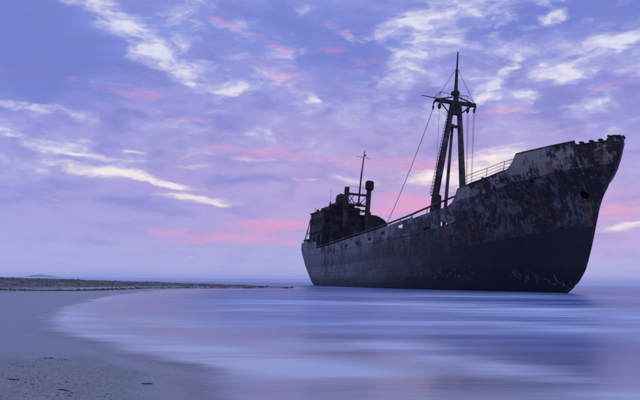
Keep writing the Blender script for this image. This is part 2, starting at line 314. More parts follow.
# far island, a low blue hump on the horizon
def far_hill():
    vs_, fs = [], []
    n, k = 60, 9; x0, x1, yc = -4500., -3950., 12300.
    for i in range(n + 1):
        t = i / n; x = x0 + (x1 - x0) * t
        hh = 36 * (math.sin(math.pi * t) ** .8) * (.55 + .6 * math.exp(-((t - .38) / .22) ** 2)) * (1 + .25 * mnoise.noise((t * 9, 3, 1))) - 1
        for j in range(k + 1):
            a = j / k * math.pi; vs_.append((x, yc - 240 * math.cos(a), -1 + max(0, hh + 1) * math.sin(a) ** .7))
    for i in range(n):
        for j in range(k):
            a = i * (k + 1) + j; fs.append((a, a + 1, a + k + 2, a + k + 1))
    return MB().add(vs_, fs)
hm, g, p = new_mat('far_scrub'); p.inputs['Base Color'].default_value = (0.07, 0.08, 0.06, 1); p.inputs['Roughness'].default_value = 1
oc = g.n.new('ShaderNodeTexCoord').outputs['Object']; g.put(p.inputs['Base Color'], g.mix(g.noise(oc, .03, 5), (0.05, 0.06, 0.045, 1), (0.14, 0.13, 0.11, 1)))
tag(far_hill().build('island', hm, smooth=True), 'low hazy blue island on the left horizon', 'island', kind='structure')

# ------------------------------------------------------------------ the ship: frame of reference (x to the bow, y to port, z up)
fwd = Vector((math.sin(TH), -math.cos(TH), 0)); prt = Vector((math.cos(TH), math.sin(TH), 0)); up = Vector((0, 0, 1))
up2 = up * math.cos(LIST) + prt * math.sin(LIST); prt2 = prt * math.cos(LIST) - up * math.sin(LIST)
org = Vector((16.572, 54.527, 0)) - fwd * 60
ship = bpy.data.objects.new('shipwreck', None); COL.objects.link(ship); ship.empty_display_size = 3
Mx = Matrix((fwd, prt2, up2)).transposed().to_4x4(); Mx.translation = org; ship.matrix_world = Mx
tag(ship, 'rusted coaster shipwreck with dark hull aground and leaning in the shallows', 'shipwreck')

# ---- materials of the wreck (object coordinates = ship coordinates)
def rust_mat(name, dark, rust, pale, pale_lo, pale_hi, rust_lo=.5, rough=.62, streak=True, zmask=None, bump=.5, aft=0.0, runs=()):
    m, g, p = new_mat(name); oc = g.n.new('ShaderNodeTexCoord').outputs['Object']
    x, y, z = g.sep(oc); xz = g.comb(x, g.m('MULTIPLY', y, .35), z)
    n1 = g.noise(xz, 1.3, 8, .65, .3); n2 = g.noise(g.mp(xz, (5, 3, 8)), 3.6, 7, .68); n3 = g.noise(g.mp(xz, (2, 7, 1), scale=(1, 1, .10)), 7.5, 6, .66)
    n4 = g.noise(xz, 17, 4, .6); n5 = g.noise(g.mp(xz, (1, 9, 4)), .35, 4, .55)
    col = g.mix(g.ss(g.m('ADD', n2, g.m('MULTIPLY', g.m('SUBTRACT', n3, .5), .6)), rust_lo, rust_lo + .22), dark + (1,), rust + (1,))
    pm = g.m('ADD', g.m('MULTIPLY', n1, .50), g.m('ADD', g.m('MULTIPLY', n2, .35), g.m('ADD', g.m('MULTIPLY', n3, .34), g.m('MULTIPLY', n5, .60))))
    pm = g.m('ADD', pm, g.m('MULTIPLY', g.ss(x, 46, 14), aft))
    pm = g.ss(g.m('SUBTRACT', pm, .15), pale_lo, pale_hi)
    if zmask: pm = g.m('MULTIPLY', pm, zmask(g, x, z))
    col = g.mix(pm, col, g.mix(n3, tuple(v * .6 for v in pale) + (1,), pale + (1,)))
    col = g.mix(g.ss(n4, .60, .72, 0, .6), col, tuple(v * .5 for v in dark) + (1,))
    if runs:                                        # rust that has run down from openings and scuppers
        sm = 0.0
        for hx, hz, ww, ll in runs:
            a = g.ss(g.m('ABSOLUTE', g.m('SUBTRACT', x, g.m('ADD', hx, g.m('MULTIPLY', g.m('SUBTRACT', n1, .5), .5)))), ww, 0.0)
            sm = g.m('MAXIMUM', sm, g.m('MULTIPLY', a, g.m('MULTIPLY', g.ss(z, hz + .05, hz - .15), g.ss(z, hz - ll, hz - .3))))
        col = g.mix(g.m('MULTIPLY', sm, g.ss(n3, .34, .62)), col, (.135, .060, .028, 1))
    g.put(p.inputs['Base Color'], col)
    g.put(p.inputs['Roughness'], g.m('ADD', rough - .1, g.m('MULTIPLY', n2, .25)))
    p.inputs['Specular IOR Level'].default_value = .4
    hh = g.m('ADD', g.m('MULTIPLY', pm, .5), g.m('ADD', n2, g.m('MULTIPLY', n4, .4)))
    g.put(p.inputs['Normal'], g.bump(hh, bump, .02))
    return m
RUNS = [(30.4, 4.0, .35, 2.2), (34.0, 4.3, .4, 2.8), (37.5, 4.7, .35, 2.4), (41.8, 5.0, .45, 3.2), (47.0, 4.6, .4, 3.0), (49.8, 4.8, .5, 3.4), (52.7, 5.1, .4, 2.6), (56.7, 6.9, .3, 2.4), (60.0, 7.2, .35, 3.0), (63.0, 6.0, .42, 3.6), (58.2, 8.0, .3, 2.0), (61.6, 8.6, .4, 2.6), (64.6, 9.0, .3, 3.4)]
M_low = rust_mat('antifouling_dark', (.012, .011, .014), (.032, .020, .016), (.15, .15, .17), .74, .95, .56, .46,
                 zmask=lambda g, x, z: g.m('MULTIPLY', g.ss(x, 54, 30), g.ss(z, .3, 1.2)), bump=.35, aft=.13, runs=RUNS[:8])
M_mid = rust_mat('weathered_side', (.016, .013, .014), (.135, .066, .036), (.20, .19, .195), .715, .88, .50, .55,
                 zmask=lambda g, x, z: g.ss(g.m('SUBTRACT', z, g.m('MULTIPLY', g.m('SUBTRACT', x, 34), .05)), 2.3, 4.0, .2, 1.0), aft=.13, runs=RUNS)
M_band = rust_mat('peeling_paint', (.020, .015, .014), (.15, .072, .038), (.40, .335, .27), .69, .80, .46, .65, runs=RUNS[7:])
M_bul = rust_mat('bulwark_paint', (.026, .021, .021), (.11, .06, .04), (.30, .285, .28), .68, .83, .48, .6)
M_house = rust_mat('deckhouse_rust', (.014, .011, .011), (.042, .024, .017), (.085, .083, .09), .72, .88, .5, .7)
M_mast = rust_mat('mast_rust', (.022, .017, .018), (.085, .045, .032), (.13, .11, .11), .72, .88, .48, .7)
M_deck = rust_mat('deck_rust', (.03, .022, .018), (.09, .045, .025), (.12, .11, .10), .7, .9, .5, .8)
M_black, gB, pB = new_mat('interior_shade')  # near-black colour stands in for the shade inside openings
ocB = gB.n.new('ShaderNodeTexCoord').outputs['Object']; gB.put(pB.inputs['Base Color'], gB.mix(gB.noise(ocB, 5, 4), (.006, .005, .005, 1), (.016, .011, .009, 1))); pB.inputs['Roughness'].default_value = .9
M_wire, gW, pW = new_mat('old_wire')
ocW = gW.n.new('ShaderNodeTexCoord').outputs['Object']; gW.put(pW.inputs['Base Color'], gW.mix(gW.noise(ocW, 9, 3), (.03, .024, .022, 1), (.07, .045, .035, 1))); pW.inputs['Roughness'].default_value = .8
M_graf, gG, pG = new_mat('chalky_paint')
ocG = gG.n.new('ShaderNodeTexCoord').outputs['Object']; gG.put(pG.inputs['Base Color'], gG.mix(gG.ss(gG.noise(ocG, 6, 5, .7), .36, .56), (.025, .023, .025, 1), (.17, .165, .165, 1))); pG.inputs['Roughness'].default_value = .8
M_name, gN, pN = new_mat('faded_black_paint')
ocN = gN.n.new('ShaderNodeTexCoord').outputs['Object']; gN.put(pN.inputs['Base Color'], gN.mix(gN.ss(gN.noise(ocN, 7, 5, .7), .56, .70), (.010, .009, .010, 1), (.20, .18, .17, 1))); pN.inputs['Roughness'].default_value = .8

# ---- hull form
ip = np.interp
_zt = np.linspace(-2.4, 11, 269); _k = np.exp(-(np.arange(-20, 21) * .05 / .38) ** 2); _k /= _k.sum()
_xs = np.interp(_zt, [-1.9, -1.4, -.5, -.07, .55, 1.54, 3.09, 5.38, 6.08, 7.11, 7.96, 8.73, 9.54], [56, 57.3, 59.3, 60.1, 61.35, 62.3, 62.87, 63.5, 63.75, 64.35, 65.1, 65.5, 65.7])
_xs = np.convolve(np.pad(_xs, 20, 'edge'), _k, 'valid')
def x_stem(z): return ip(z, _zt, _xs)
def x_stern(z): return ip(z, [-1.4, 0, 1, 2.5, 4, 5.2], [4.6, 3.0, 1.9, .75, .2, .05])
def half_breadth(x, z):
    df = max(0., x_stem(z) - x); da = max(0., x - x_stern(z))
    bd = ip(df, [0, .06, .4, 1.1, 2.2, 3.7, 5.7, 7.7, 10.7, 13.7, 17], [.03, .16, .48, .97, 1.7, 2.6, 3.55, 4.2, 4.8, 4.98, 5.0])
    bw = 5.0 * math.sin(math.pi / 2 * min(1, df / 25)) ** 1.05 + .03
    q = min(1, max(0, (z + .3) / 8.6)) ** 1.25; b = bw + (bd - bw) * q
    sd_ = ip(da, [0, .25, .6, 1.5, 3, 5, 8, 12, 20], [.05, 1.2, 1.9, 2.9, 3.75, 4.35, 4.75, 4.95, 5.0]) / 5.0
    sw = (math.sin(math.pi / 2 * min(1, da / 16))) ** .6 if da > 0 else 0
    q = min(1, max(0, (z + .2) / 4.6)); b *= sw + (sd_ - sw) * q
    if z < .6: b *= 1 - .05 * (.6 - z) ** 2
    return max(b, .02)
def z_top(x): return ip(x, ZT[0], ZT[1])
ZT = list(zip(*[(0, 5.0), (3, 5.05), (8.8, 5.12), (12.9, 5.06), (14.6, 4.98), (15.0, 4.9), (15.01, 4.12), (17.8, 4.2), (22.7, 4.44), (27.6, 4.74), (32.7, 4.99), (37.2, 5.21), (41.7, 5.55), (45.7, 5.86), (45.71, 5.70), (48.2, 5.94), (50.3, 6.10),
                (52.1, 6.27), (52.65, 6.5), (53.0, 6.85), (53.24, 7.40), (53.26, 7.41), (55.4, 7.7), (57, 7.9), (58.8, 8.22), (59.1, 8.5), (59.36, 9.2), (59.38, 9.21), (60.8, 9.37), (62.2, 9.55), (63.36, 9.71), (63.38, 9.43), (64.2, 9.51), (65.05, 9.57), (65.07, 9.88), (65.7, 9.86)]))
def z_sheer(x): return ip(x, [0, 9, 15, 21, 27, 34, 41, 46, 50, 53.2, 57, 60, 63, 65.7], [4.0, 3.85, 3.5, 3.5, 3.65, 3.95, 4.2, 4.3, 4.6, 5.0, 5.6, 6.1, 6.6, 7.0])
def z_band(x): return ip(x, [53.2, 57, 59.6, 62.9, 65.7], [6.5, 6.86, 7.3, 7.86, 8.2])
HOLES = [('r', 30.4, 4.12, .42, .13), ('r', 34.0, 4.42, .42, .13), ('r', 37.56, 4.80, .45, .15), ('r', 41.77, 5.16, .45, .15), ('r', 26.6, 4.05, .42, .12),
         ('r', 46.9, 4.72, .5, .15), ('r', 49.67, 4.97, .5, .15), ('r', 52.75, 5.25, .45, .17),
         ('c', 63.0, 6.32, .29), ('c', 56.74, 7.02, .15), ('c', 60.0, 7.38, .19)]
def dent(x, z, s):
    return .030 * mnoise.noise((x * .45, s * 7, z * .6)) + .014 * mnoise.noise((x * 1.7, s * 3, z * 1.7)) - .010 * (.5 - .5 * math.cos(x * 2 * math.pi / .75)) * (.5 + mnoise.noise((x * .2, 5 * s, z * .3)))
def hull_point(xr, z, s, off=0.0):
    u = xr / 65.7; x = x_stern(z) + (x_stem(z) - x_stern(z)) * u
    taper = min(1., (65.7 - xr) / 1.5, xr / 1.5)
    b = half_breadth(x, z) + (dent(x, z, s) + off) * max(.15, taper)
    return Vector((x, s * b, z))
def plate(name, x0, x1, lo, hi, s, off, mat, dxm=.7, dz=.6, holes=(), thick=.03):
    fine = .22 if (x1 > 58 or x0 < 4) else dxm
    nx = max(2, math.ceil((x1 - x0) / fine)); e = 1e-3
    hm_ = max(hi(min(max(x, x0 + e), x1 - e)) - lo(min(max(x, x0 + e), x1 - e)) for x in np.linspace(x0, x1, 5)); nz = max(2, math.ceil(hm_ / dz))
    grid = []
    for i in range(nx + 1):
        xr = x0 + (x1 - x0) * i / nx; xc = min(max(xr, x0 + e), x1 - e); a, b = lo(xc), hi(xc)
        grid.append([hull_point(xr, a + (b - a) * j / nz, s, off) for j in range(nz + 1)])
    V = [q for r_ in grid for q in r_]; F = []
    for i in range(nx):
        for j in range(nz):
            a = i * (nz + 1) + j; q = (a, a + nz + 1, a + nz + 2, a + 1)
            cx = sum(V[k].x for k in q) / 4; cz = sum(V[k].z for k in q) / 4; cut = False
            for h_ in holes:
                if h_[0] == 'r': cut |= abs(cx - h_[1]) < h_[3] and abs(cz - h_[2]) < h_[4]
                else: cut |= (cx - h_[1]) ** 2 + (cz - h_[2]) ** 2 < h_[3] ** 2
            if not cut: F.append(q)
    n0 = len(V); V2 = [Vector((q.x, q.y - s * min(thick, abs(q.y) * .5), q.z)) for q in V]
    cnt = {}
    for q in F:
        for k in range(4):
            ed = (q[k], q[(k + 1) % 4]); cnt[tuple(sorted(ed))] = cnt.get(tuple(sorted(ed)), 0) + 1
    FF = list(F) + [tuple(k + n0 for k in reversed(q)) for q in F]
    for q in F:
        for k in range(4):
            a, b = q[k], q[(k + 1) % 4]
            if cnt[tuple(sorted((a, b)))] == 1: FF.append((b, a, a + n0, b + n0))
    used = sorted({k for q in FF for k in q}); mp2 = {k: i for i, k in enumerate(used)}; VV = V + V2
    return MB().add([VV[k] for k in used], [tuple(mp2[k] for k in q) for q in FF]).build(name, mat, ship)
FR = [0, .2, .36, .52, .68, .84, 1.0]
LCOL = [[0, 6, 13, 20, 27, 34, 41, 48, 54, 59.5, 63, 65.7], [0, 3, 9.5, 16.5, 23.5, 30.5, 37.5, 44.5, 51, 57, 61.5, 65.7]]
UCOL = [0, 4, 9, 15, 21, 27.5, 34, 40, 45.7, 49.5, 53.25, 56.3, 59.37, 61.4, 63.37, 65.06, 65.7]
for s in (-1, 1):
    for k in range(6):
        lo = (lambda x, k=k: -1.3 + (z_sheer(x) + 1.3) * FR[k]); hi = (lambda x, k=k: -1.3 + (z_sheer(x) + 1.3) * FR[k + 1] - .004)
        cols = LCOL[k % 2]
        for a, b in zip(cols[:-1], cols[1:]):
            hl = [h_ for h_ in HOLES if h_[0] == 'c' and a - 2 < h_[1] < b + 2 and s < 0] if k == 5 else []
            fine_ = any(h_[2] < 6.6 and a - 1 < h_[1] < b + 1 for h_ in hl)
            plate('hull_plate', a, b - .004, lo, hi, s, (.016 if k % 2 else 0), M_low if k < 4 else M_mid, dz=.1 if fine_ else (.2 if b > 58 else .55), dxm=.7, holes=hl)
    for a, b in zip(UCOL[:-1], UCOL[1:]):
        if b <= 53.3:
            hl = [h_ for h_ in HOLES if h_[0] == 'r']
            plate('bulwark_plate', a, b - .004, z_sheer, z_top, s, .016, M_bul, dxm=.15 if a > 14 else .5, dz=.10, holes=hl)
        else:
            hl = [h_ for h_ in HOLES if h_[0] == 'c'] if s < 0 else []
            plate('forecastle_plate', a, b - .004, z_sheer, lambda x: z_band(x) - .004, s, .016, M_mid, dxm=.15, dz=.12, holes=hl)
            plate('forecastle_plate', a, b - .004, z_band, z_top, s, 0.0, M_band, dxm=.10, dz=.09, holes=hl)
# stem bar and rubbing strips
zz = np.linspace(-1.3, 9.8, 40)
MB().tube([(x_stem(z) - .02, 0, z) for z in zz], .085, 8).build('stem_bar', M_mid, ship, True)
for s in (-1, 1):
    MB().tube([hull_point(x, z_sheer(x), s, .02) for x in np.linspace(1, 65.3, 120)], .035, 6).build('rubbing_strake', M_mid, ship)
    xs_ = np.linspace(53.3, 65.3, 50)
    MB().tube([hull_point(x, z_band(x), s, .01) for x in xs_], .03, 6).build('rubbing_strake', M_mid, ship)
    # cap along the edge of the bulwark, run by run
    for a, b, r_ in ((.3, 14.95, .05), (53.3, 58.7, .05), (59.4, 63.33, .055), (63.41, 65.03, .05), (65.09, 65.68, .07)):
        MB().tube([hull_point(x, z_top(x), s, -.01) for x in np.linspace(a, b, max(6, int((b - a) * 2)))], r_, 6).build('bulwark_cap', M_mast, ship)
# decks and bulkheads
def deck(name, x0, x1, zf, mat=M_deck):
    V, F = [], []
    xs_ = np.linspace(x0, x1, max(3, int((x1 - x0) / 1.0)))
    for x in xs_:
        z = zf(x); b = half_breadth(x, z) - .06
        V += [(x, -b, z), (x, 0, z + .08), (x, b, z), (x, -b, z - .1), (x, 0, z - .02), (x, b, z - .1)]
    for i in range(len(xs_) - 1):
        a = i * 6; F += [(a, a + 6, a + 7, a + 1), (a + 1, a + 7, a + 8, a + 2), (a + 3, a + 4, a + 10, a + 9), (a + 4, a + 5, a + 11, a + 10)]
    return MB().add(V, F).build(name, mat, ship)
zq = lambda x: ip(x, [15, 27, 34, 37.5, 41.8, 45.7], [3.3, 3.75, 4.15, 4.5, 4.85, 5.0])
zw = lambda x: ip(x, [45.7, 49.7, 53.2], [4.35, 4.65, 4.9])
zf_ = lambda x: ip(x, [53.2, 57, 58.8, 62, 65], [7.36, 7.85, 8.1, 8.35, 8.5])
deck('poop_deck', .8, 15, lambda x: 4.0); deck('quarter_deck', 15, 45.7, zq); deck('well_deck', 45.7, 53.2, zw); deck('forecastle_deck', 53.2, 65.0, zf_)
for xb, z0, z1 in ((53.22, 4.85, 7.34), (45.68, 4.3, 4.97), (14.98, 3.25, 3.98)):
    zs_ = np.linspace(z0, z1, 8); pr = [(half_breadth(xb, z) - .09, z) for z in zs_]; pf = pr + [(-y, z) for y, z in reversed(pr)]; n_ = len(pf)
    MB().add([(xb - .03, y, z) for y, z in pf] + [(xb + .03, y, z) for y, z in pf], [tuple(range(n_)), tuple(range(2 * n_ - 1, n_ - 1, -1))] + [(k, (k + 1) % n_, n_ + (k + 1) % n_, n_ + k) for k in range(n_)]).build('bulkhead', M_house, ship)
MB().box(22, 37, -2.4, 2.4, 3.2, 4.6).build('hatch_coaming', M_deck, ship)
# heavy rail above the aft bulwark and across the well
for s in (-1, 1):
    rz = lambda x: ip(x, [15.2, 17.8, 22.7, 27.6, 32.7, 37.2, 41.7, 45.7, 47.1, 53.1], [4.32, 4.40, 4.64, 4.94, 5.19, 5.41, 5.76, 6.09, 6.27, 6.93])
    pts = []
    for x in np.linspace(15.3, 53.2, 90): pts.append(hull_point(x, rz(x), s, -.02))
    rail = MB().tube(pts, .085, 8).build('bulwark_rail', M_mast, ship, True)
    for x in list(np.arange(16.5, 45.5, 2.4)) + [45.6, 48.4]:
        a = hull_point(x, z_top(x) - .1, s, -.03); b = hull_point(x, rz(x), s, -.03)
        MB().tube([a, b], .035, 6).build('stay', M_mast, rail)

# bow fittings
def rimmed_hole(name, x, z, r, ring):
    pts, n = [], 20
    for k in range(n + 1):
        a = k * 2 * math.pi / n; X, Z = x + (r + ring * .4) * math.cos(a), z + (r + ring * .4) * math.sin(a)
        pts.append(Vector((X, -half_breadth(X, Z) - .015, Z)))
    o = MB().tube(pts, ring, 6).build(name, M_mid, ship)
    V, F = [], []
    for k in range(n):
        a = k * 2 * math.pi / n; X, Z = x + (r + ring * .6) * math.cos(a), z + (r + ring * .6) * math.sin(a); b = half_breadth(X, Z)
        V += [(X, -b + .01, Z), (X - .1, -b + .45, Z + .1)]
    for k in range(n): F.append((2 * k, 2 * ((k + 1) % n), 2 * ((k + 1) % n) + 1, 2 * k + 1))
    F.append(tuple(2 * k + 1 for k in range(n)))
    MB().add(V, F).build('pipe', M_black, o); return o
rimmed_hole('hawse_pipe', 63.0, 6.32, .29, .08); rimmed_hole('porthole', 56.74, 7.02, .15, .045); rimmed_hole('porthole', 60.0, 7.38, .19, .05)
for x in (63.68, 64.2, 64.7):
    for s in (-1,):
        q = hull_point(x, z_top(x), s, -.05)
        b = MB().tube([q + Vector((0, .04, -.05)), q + Vector((0, .04, .10))], [.10, .08], 10).build('roller_fairlead', M_mast, ship)
        MB().tube([q + Vector((0, .04, .10)), q + Vector((0, .04, .15)), q + Vector((0, .04, .20))], [.17, .19, .10], 12).build('roller_head', M_mast, b)
for x, y in ((55.0, -3.9), (57.3, -3.3), (58.15, -3.0), (58.5, -2.9)):
    zb = zf_(x); b = MB().tube([(x, y, zb), (x, y, zb + .42)], .12, 10).build('mooring_bitt', M_mast, ship)
    MB().tube([(x, y, zb + .42), (x, y, zb + .50)], .16, 10).build('bitt_head', M_mast, b)
# forecastle guard rail
fr = None
xs_ = [53.45, 54.0, 56.66, 58.37]
railz = lambda x, k: z_top(min(x, 58.7)) + .225 * k + .01
rt = MB().tube([hull_point(x, railz(x, 3), -1, -.12) for x in np.linspace(53.5, 59.4, 12)], .024, 6).build('guard_rail', M_wire, ship)
for k in (1, 2): MB().tube([hull_point(x, railz(x, k), -1, -.12) for x in np.linspace(53.6, 59.3, 12)], .017, 6).build('rail_bar', M_wire, rt)
for x in (54.0, 56.66, 58.37):
    MB().tube([hull_point(x, z_top(x) - .1, -1, -.12), hull_point(x, railz(x, 3), -1, -.12)], .024, 6).build('stanchion', M_wire, rt)
rt = MB().tube([hull_point(x, railz(x, 3), 1, -.12) for x in np.linspace(53.5, 59.4, 12)], .024, 6).build('guard_rail', M_wire, ship)
for x in (54.0, 56.66, 58.37): MB().tube([hull_point(x, z_top(x) - .1, 1, -.12), hull_point(x, railz(x, 3), 1, -.12)], .024, 6).build('stanchion', M_wire, rt)
# the ship's name in faded letters along the forecastle side
cu = bpy.data.curves.new('name', 'FONT'); cu.body = 'DIMITRIOS'; cu.size = .46; cu.resolution_u = 3; cu.space_character = 1.25
to = bpy.data.objects.new('name_text', cu); COL.objects.link(to); bpy.context.view_layer.update()
tm = to.evaluated_get(bpy.context.evaluated_depsgraph_get()).to_mesh()
tv = [v.co.copy() for v in tm.vertices]; tf = [tuple(q.vertices) for q in tm.polygons]; to.to_mesh_clear()
bpy.data.objects.remove(to); bpy.data.curves.remove(cu)
wd = max(v.x for v in tv); V = []
for v in tv:
    x = 57.0 + v.x / wd * 3.7; z = 7.30 + (x - 57.0) * .105 + v.y
    V.append((x, -half_breadth(x, z) - .055, z))
MB().add(V, tf).build('name_lettering', M_name, ship)
# scrawled graffiti low on the side
def scrawl(x0, x1, z0, z1, n, seed):
    r_ = random.Random(seed); mb = MB()
    for i in range(n):
        cx = x0 + (x1 - x0) * (i + r_.random() * .7) / n; cz = z0 + (z1 - z0) * r_.random(); sz = r_.uniform(.12, .28); k = r_.randint(4, 7)
        pts = []; a = r_.random() * 6.28
        for j in range(k):
            a += r_.uniform(-2.2, 2.2); pts.append((cx + sz * math.cos(a) * r_.uniform(.5, 1.3), cz + sz * math.sin(a)))
        wdt = r_.uniform(.010, .022)
        for (ax, az_), (bx, bz) in zip(pts[:-1], pts[1:]):
            L_ = math.hypot(bx - ax, bz - az_); m_ = max(1, int(L_ / .15)); nxv, nzv = -(bz - az_) / max(L_, 1e-4) * wdt, (bx - ax) / max(L_, 1e-4) * wdt
            vv = []
            for q in range(m_ + 1):
                X, Z = ax + (bx - ax) * q / m_, az_ + (bz - az_) * q / m_
                for sg in (-1, 1):
                    XX, ZZ = X + sg * nxv, Z + sg * nzv; vv.append((XX, -half_breadth(XX, ZZ) - .065, ZZ))
            mb.add(vv, [(2 * q, 2 * q + 2, 2 * q + 3, 2 * q + 1) for q in range(m_)])
    return tag(mb.build('graffiti', M_graf, ship), kind='stuff')
scrawl(38.5, 52.5, .65, 1.5, 64, 3); scrawl(56.3, 58.6, .75, 1.35, 15, 5); scrawl(59.0, 60.2, .65, .95, 6, 9); scrawl(60.2, 61.2, .45, .8, 6, 11)

# ---- foremast: two legs, a boom, crosstree and topmast
FX = 41.0
fm = MB().tube([(FX, .1, 16.2), (FX, .05, 18.4), (FX, 0, 18.45), (FX, 0, 20.4), (FX, 0, 20.45), (FX, 0, 22.15)], [.27, .24, .17, .13, .09, .06], 10).build('foremast', M_mast, ship, True)
MB().tube([(FX, -.25, 17.2), (FX, -1.43, 8.4), (FX, -1.75, 4.7)], [.24, .32, .34], 12).build('leg', M_mast, fm, True)
MB().tube([(FX, .42, 17.2), (FX, 1.24, 9.3), (FX, 1.68, 4.7)], [.23, .31, .33], 12).build('leg', M_mast, fm, True)
MB().tube([(FX + .15, -1.36, 4.75), (FX + .15, -1.36, 8.3), (FX + .15, -1.36, 8.45)], [.47, .43, .36], 14).build('leg_collar', M_house, fm, True)
MB().tube([(FX, -1.88, 8.38), (FX, -.98, 8.44)], .07, 6).build('clamp', M_mast, fm)
MB().tube([(FX - .3, 0, 15.3), (FX - .3, -.26, 7.0), (FX - .3, -.32, 4.8)], [.13, .17, .17], 10).build('derrick_boom', M_mast, fm, True)
MB().box(FX - .35, FX + .2, -.45, .45, 14.95, 15.12).build('bracket', M_mast, fm)
ct = MB().box(FX - .22, FX + .22, -1.8, 2.05, 17.12, 17.42).build('crosstree', M_mast, fm)
for a, b in (((FX, -1.45, 17.1), (FX, -.42, 16.1)), ((FX, 1.6, 17.1), (FX, .62, 16.3)), ((FX + .1, -1.75, 17.35), (FX + .1, -.3, 17.75)), ((FX + .1, 1.9, 17.35), (FX + .1, .3, 17.8))):
    MB().tube([a, b], .07, 6).build('brace', M_mast, ct)
MB().box(FX - .35, FX + .3, -.42, .42, 16.15, 16.75).build('mast_head', M_mast, fm)
MB().box(FX - .25, FX + .25, -.36, .3, 17.95, 18.3).build('mast_cap', M_mast, fm)
gr_ = MB().tube([(FX, -2.1, 17.45), (FX, -1.55, 18.1), (FX, -.3, 18.0), (FX, 1.25, 18.05), (FX, 2.1, 17.4)], .03, 6).build('platform_rail', M_wire, fm)
for y, z in ((-1.55, 18.1), (-.75, 18.03), (.6, 18.02), (1.25, 18.05)): MB().tube([(FX, y, 17.4), (FX, y, z)], .025, 6).build('stanchion', M_wire, gr_)
MB().tube([(FX, -3.45, 17.5), (FX, -1.75, 17.42)], [.03, .06], 6).build('yard', M_mast, fm)
MB().tube([(FX, -1.75, 17.3), (FX, -2.0, 17.2), (FX, -2.15, 16.9)], [.13, .11, .07], 8).build('arm', M_mast, fm)
MB().tube([(FX, 2.0, 17.3), (FX, 2.12, 17.15), (FX, 2.12, 16.95)], [.1, .08, .05], 8).build('arm', M_mast, fm)
for y, z, hh, r_ in ((-1.55, 16.98, .52, .17), (-2.17, 16.72, .42, .1), (1.32, 17.0, .55, .16), (1.98, 17.0, .45, .12)):
    b = MB().tube([(FX, y, z), (FX, y, z - hh * .3), (FX, y, z - hh * .8), (FX, y, z - hh)], [r_ * .5, r_, r_ * .85, r_ * .4], 10).build('pulley_block', M_mast, fm)
    MB().tube([(FX, y, z), (FX, y, z + .25)], .04, 6).build('shackle', M_wire, b)
def wire(a, b, sag=0.0, r_=.02, n=10):
    a, b = Vector(a), Vector(b)
    MB().tube([a.lerp(b, t) - Vector((0, 0, sag * 4 * t * (1 - t))) for t in np.linspace(0, 1, n)], r_, 5).build('rigging_wire', M_wire, fm)
wire((FX, -2.2, 16.3), (37.8, -4.85, 5.5), .45, .026); wire((FX, -1.55, 16.45), (FX + .1, -1.5, 9.6), .05, .014)
wire((FX, 1.28, 16.45), (FX + .6, 1.5, 5.0), 0, .016); wire((FX, 1.42, 16.45), (FX + .2, 1.7, 5.0), 0, .016); wire((FX, 1.92, 16.55), (FX + .3, 2.0, 5.0), 0, .016); wire((FX, 2.04, 16.55), (FX, 2.2, 5.0), 0, .016)
wire((FX, -.02, 20.6), (FX, -1.8, 17.5), 0, .018); wire((FX, .02, 20.6), (FX, 1.95, 17.45), 0, .018)
lad = MB()
for s_ in (-.16, .16): lad.tube([(FX + s_, -.62, 16.4), (FX + s_, -1.9, 8.5)], .025, 5)
for k in range(26):
    t = (k + .5) / 26; y = -.62 - 1.28 * t; z = 16.4 - 7.9 * t; lad.tube([(FX - .16, y, z), (FX + .16, y, z)], .025, 5); lad.tube([(FX, y, z), (FX, y + .22, z - .02)], .018, 4)
lad.build('ladder', M_mast, fm)

# ---- aft: deckhouse, funnel, goalpost with vent, davit
def house_block(mb, x0, x1, y0, y1, z0, z1, slope=0.0):
    mb.add([(x0, y0, z0), (x1, y0, z0), (x1, y1, z0), (x0, y1, z0), (x0, y0, z1), (x1, y0, z1 - slope), (x1, y1, z1 - slope), (x0, y1, z1)],
           [(0, 3, 2, 1), (4, 5, 6, 7), (0, 1, 5, 4), (1, 2, 6, 5), (2, 3, 7, 6), (3, 0, 4, 7)])
mb = MB(); house_block(mb, 6.9, 12.8, -3.85, 3.6, 3.95, 9.0); dh = mb.build('deckhouse', M_house, ship)
mb = MB(); house_block(mb, 8.4, 12.3, -3.75, -1.2, 9.0, 9.22); mb.build('roof_locker', M_house, dh)
pf = [(1.2, 3.95), (4.05, 3.95), (4.05, 7.75), (3.85, 8.2), (3.4, 8.55), (2.5, 8.9), (1.2, 8.95)]; n_ = len(pf)
MB().add([(12.8, y, z) for y, z in pf] + [(14.6, y, z) for y, z in pf], [tuple(range(n_)), tuple(range(2 * n_ - 1, n_ - 1, -1))] + [(k, (k + 1) % n_, n_ + (k + 1) % n_, n_ + k) for k in range(n_)]).build('side_house', M_house, dh)
mb = MB(); house_block(mb, 12.8, 14.0, -3.0, 1.2, 3.95, 8.4); mb.build('front_house', M_house, dh)
mb = MB(); house_block(mb, 8.0, 12.5, -2.75, 1.0, 9.0, 9.85); house_block(mb, 8.6, 12.3, -2.0, 0.3, 9.85, 10.35); mb.build('wheelhouse', M_house, dh)
fn = MB().tube([(10.2, -.9, 9.8), (10.2, -.9, 11.0), (10.1, -.9, 11.4), (9.95, -.9, 11.55)], [.72, .70, .62, .3], 16).build('funnel', M_house, ship, True)
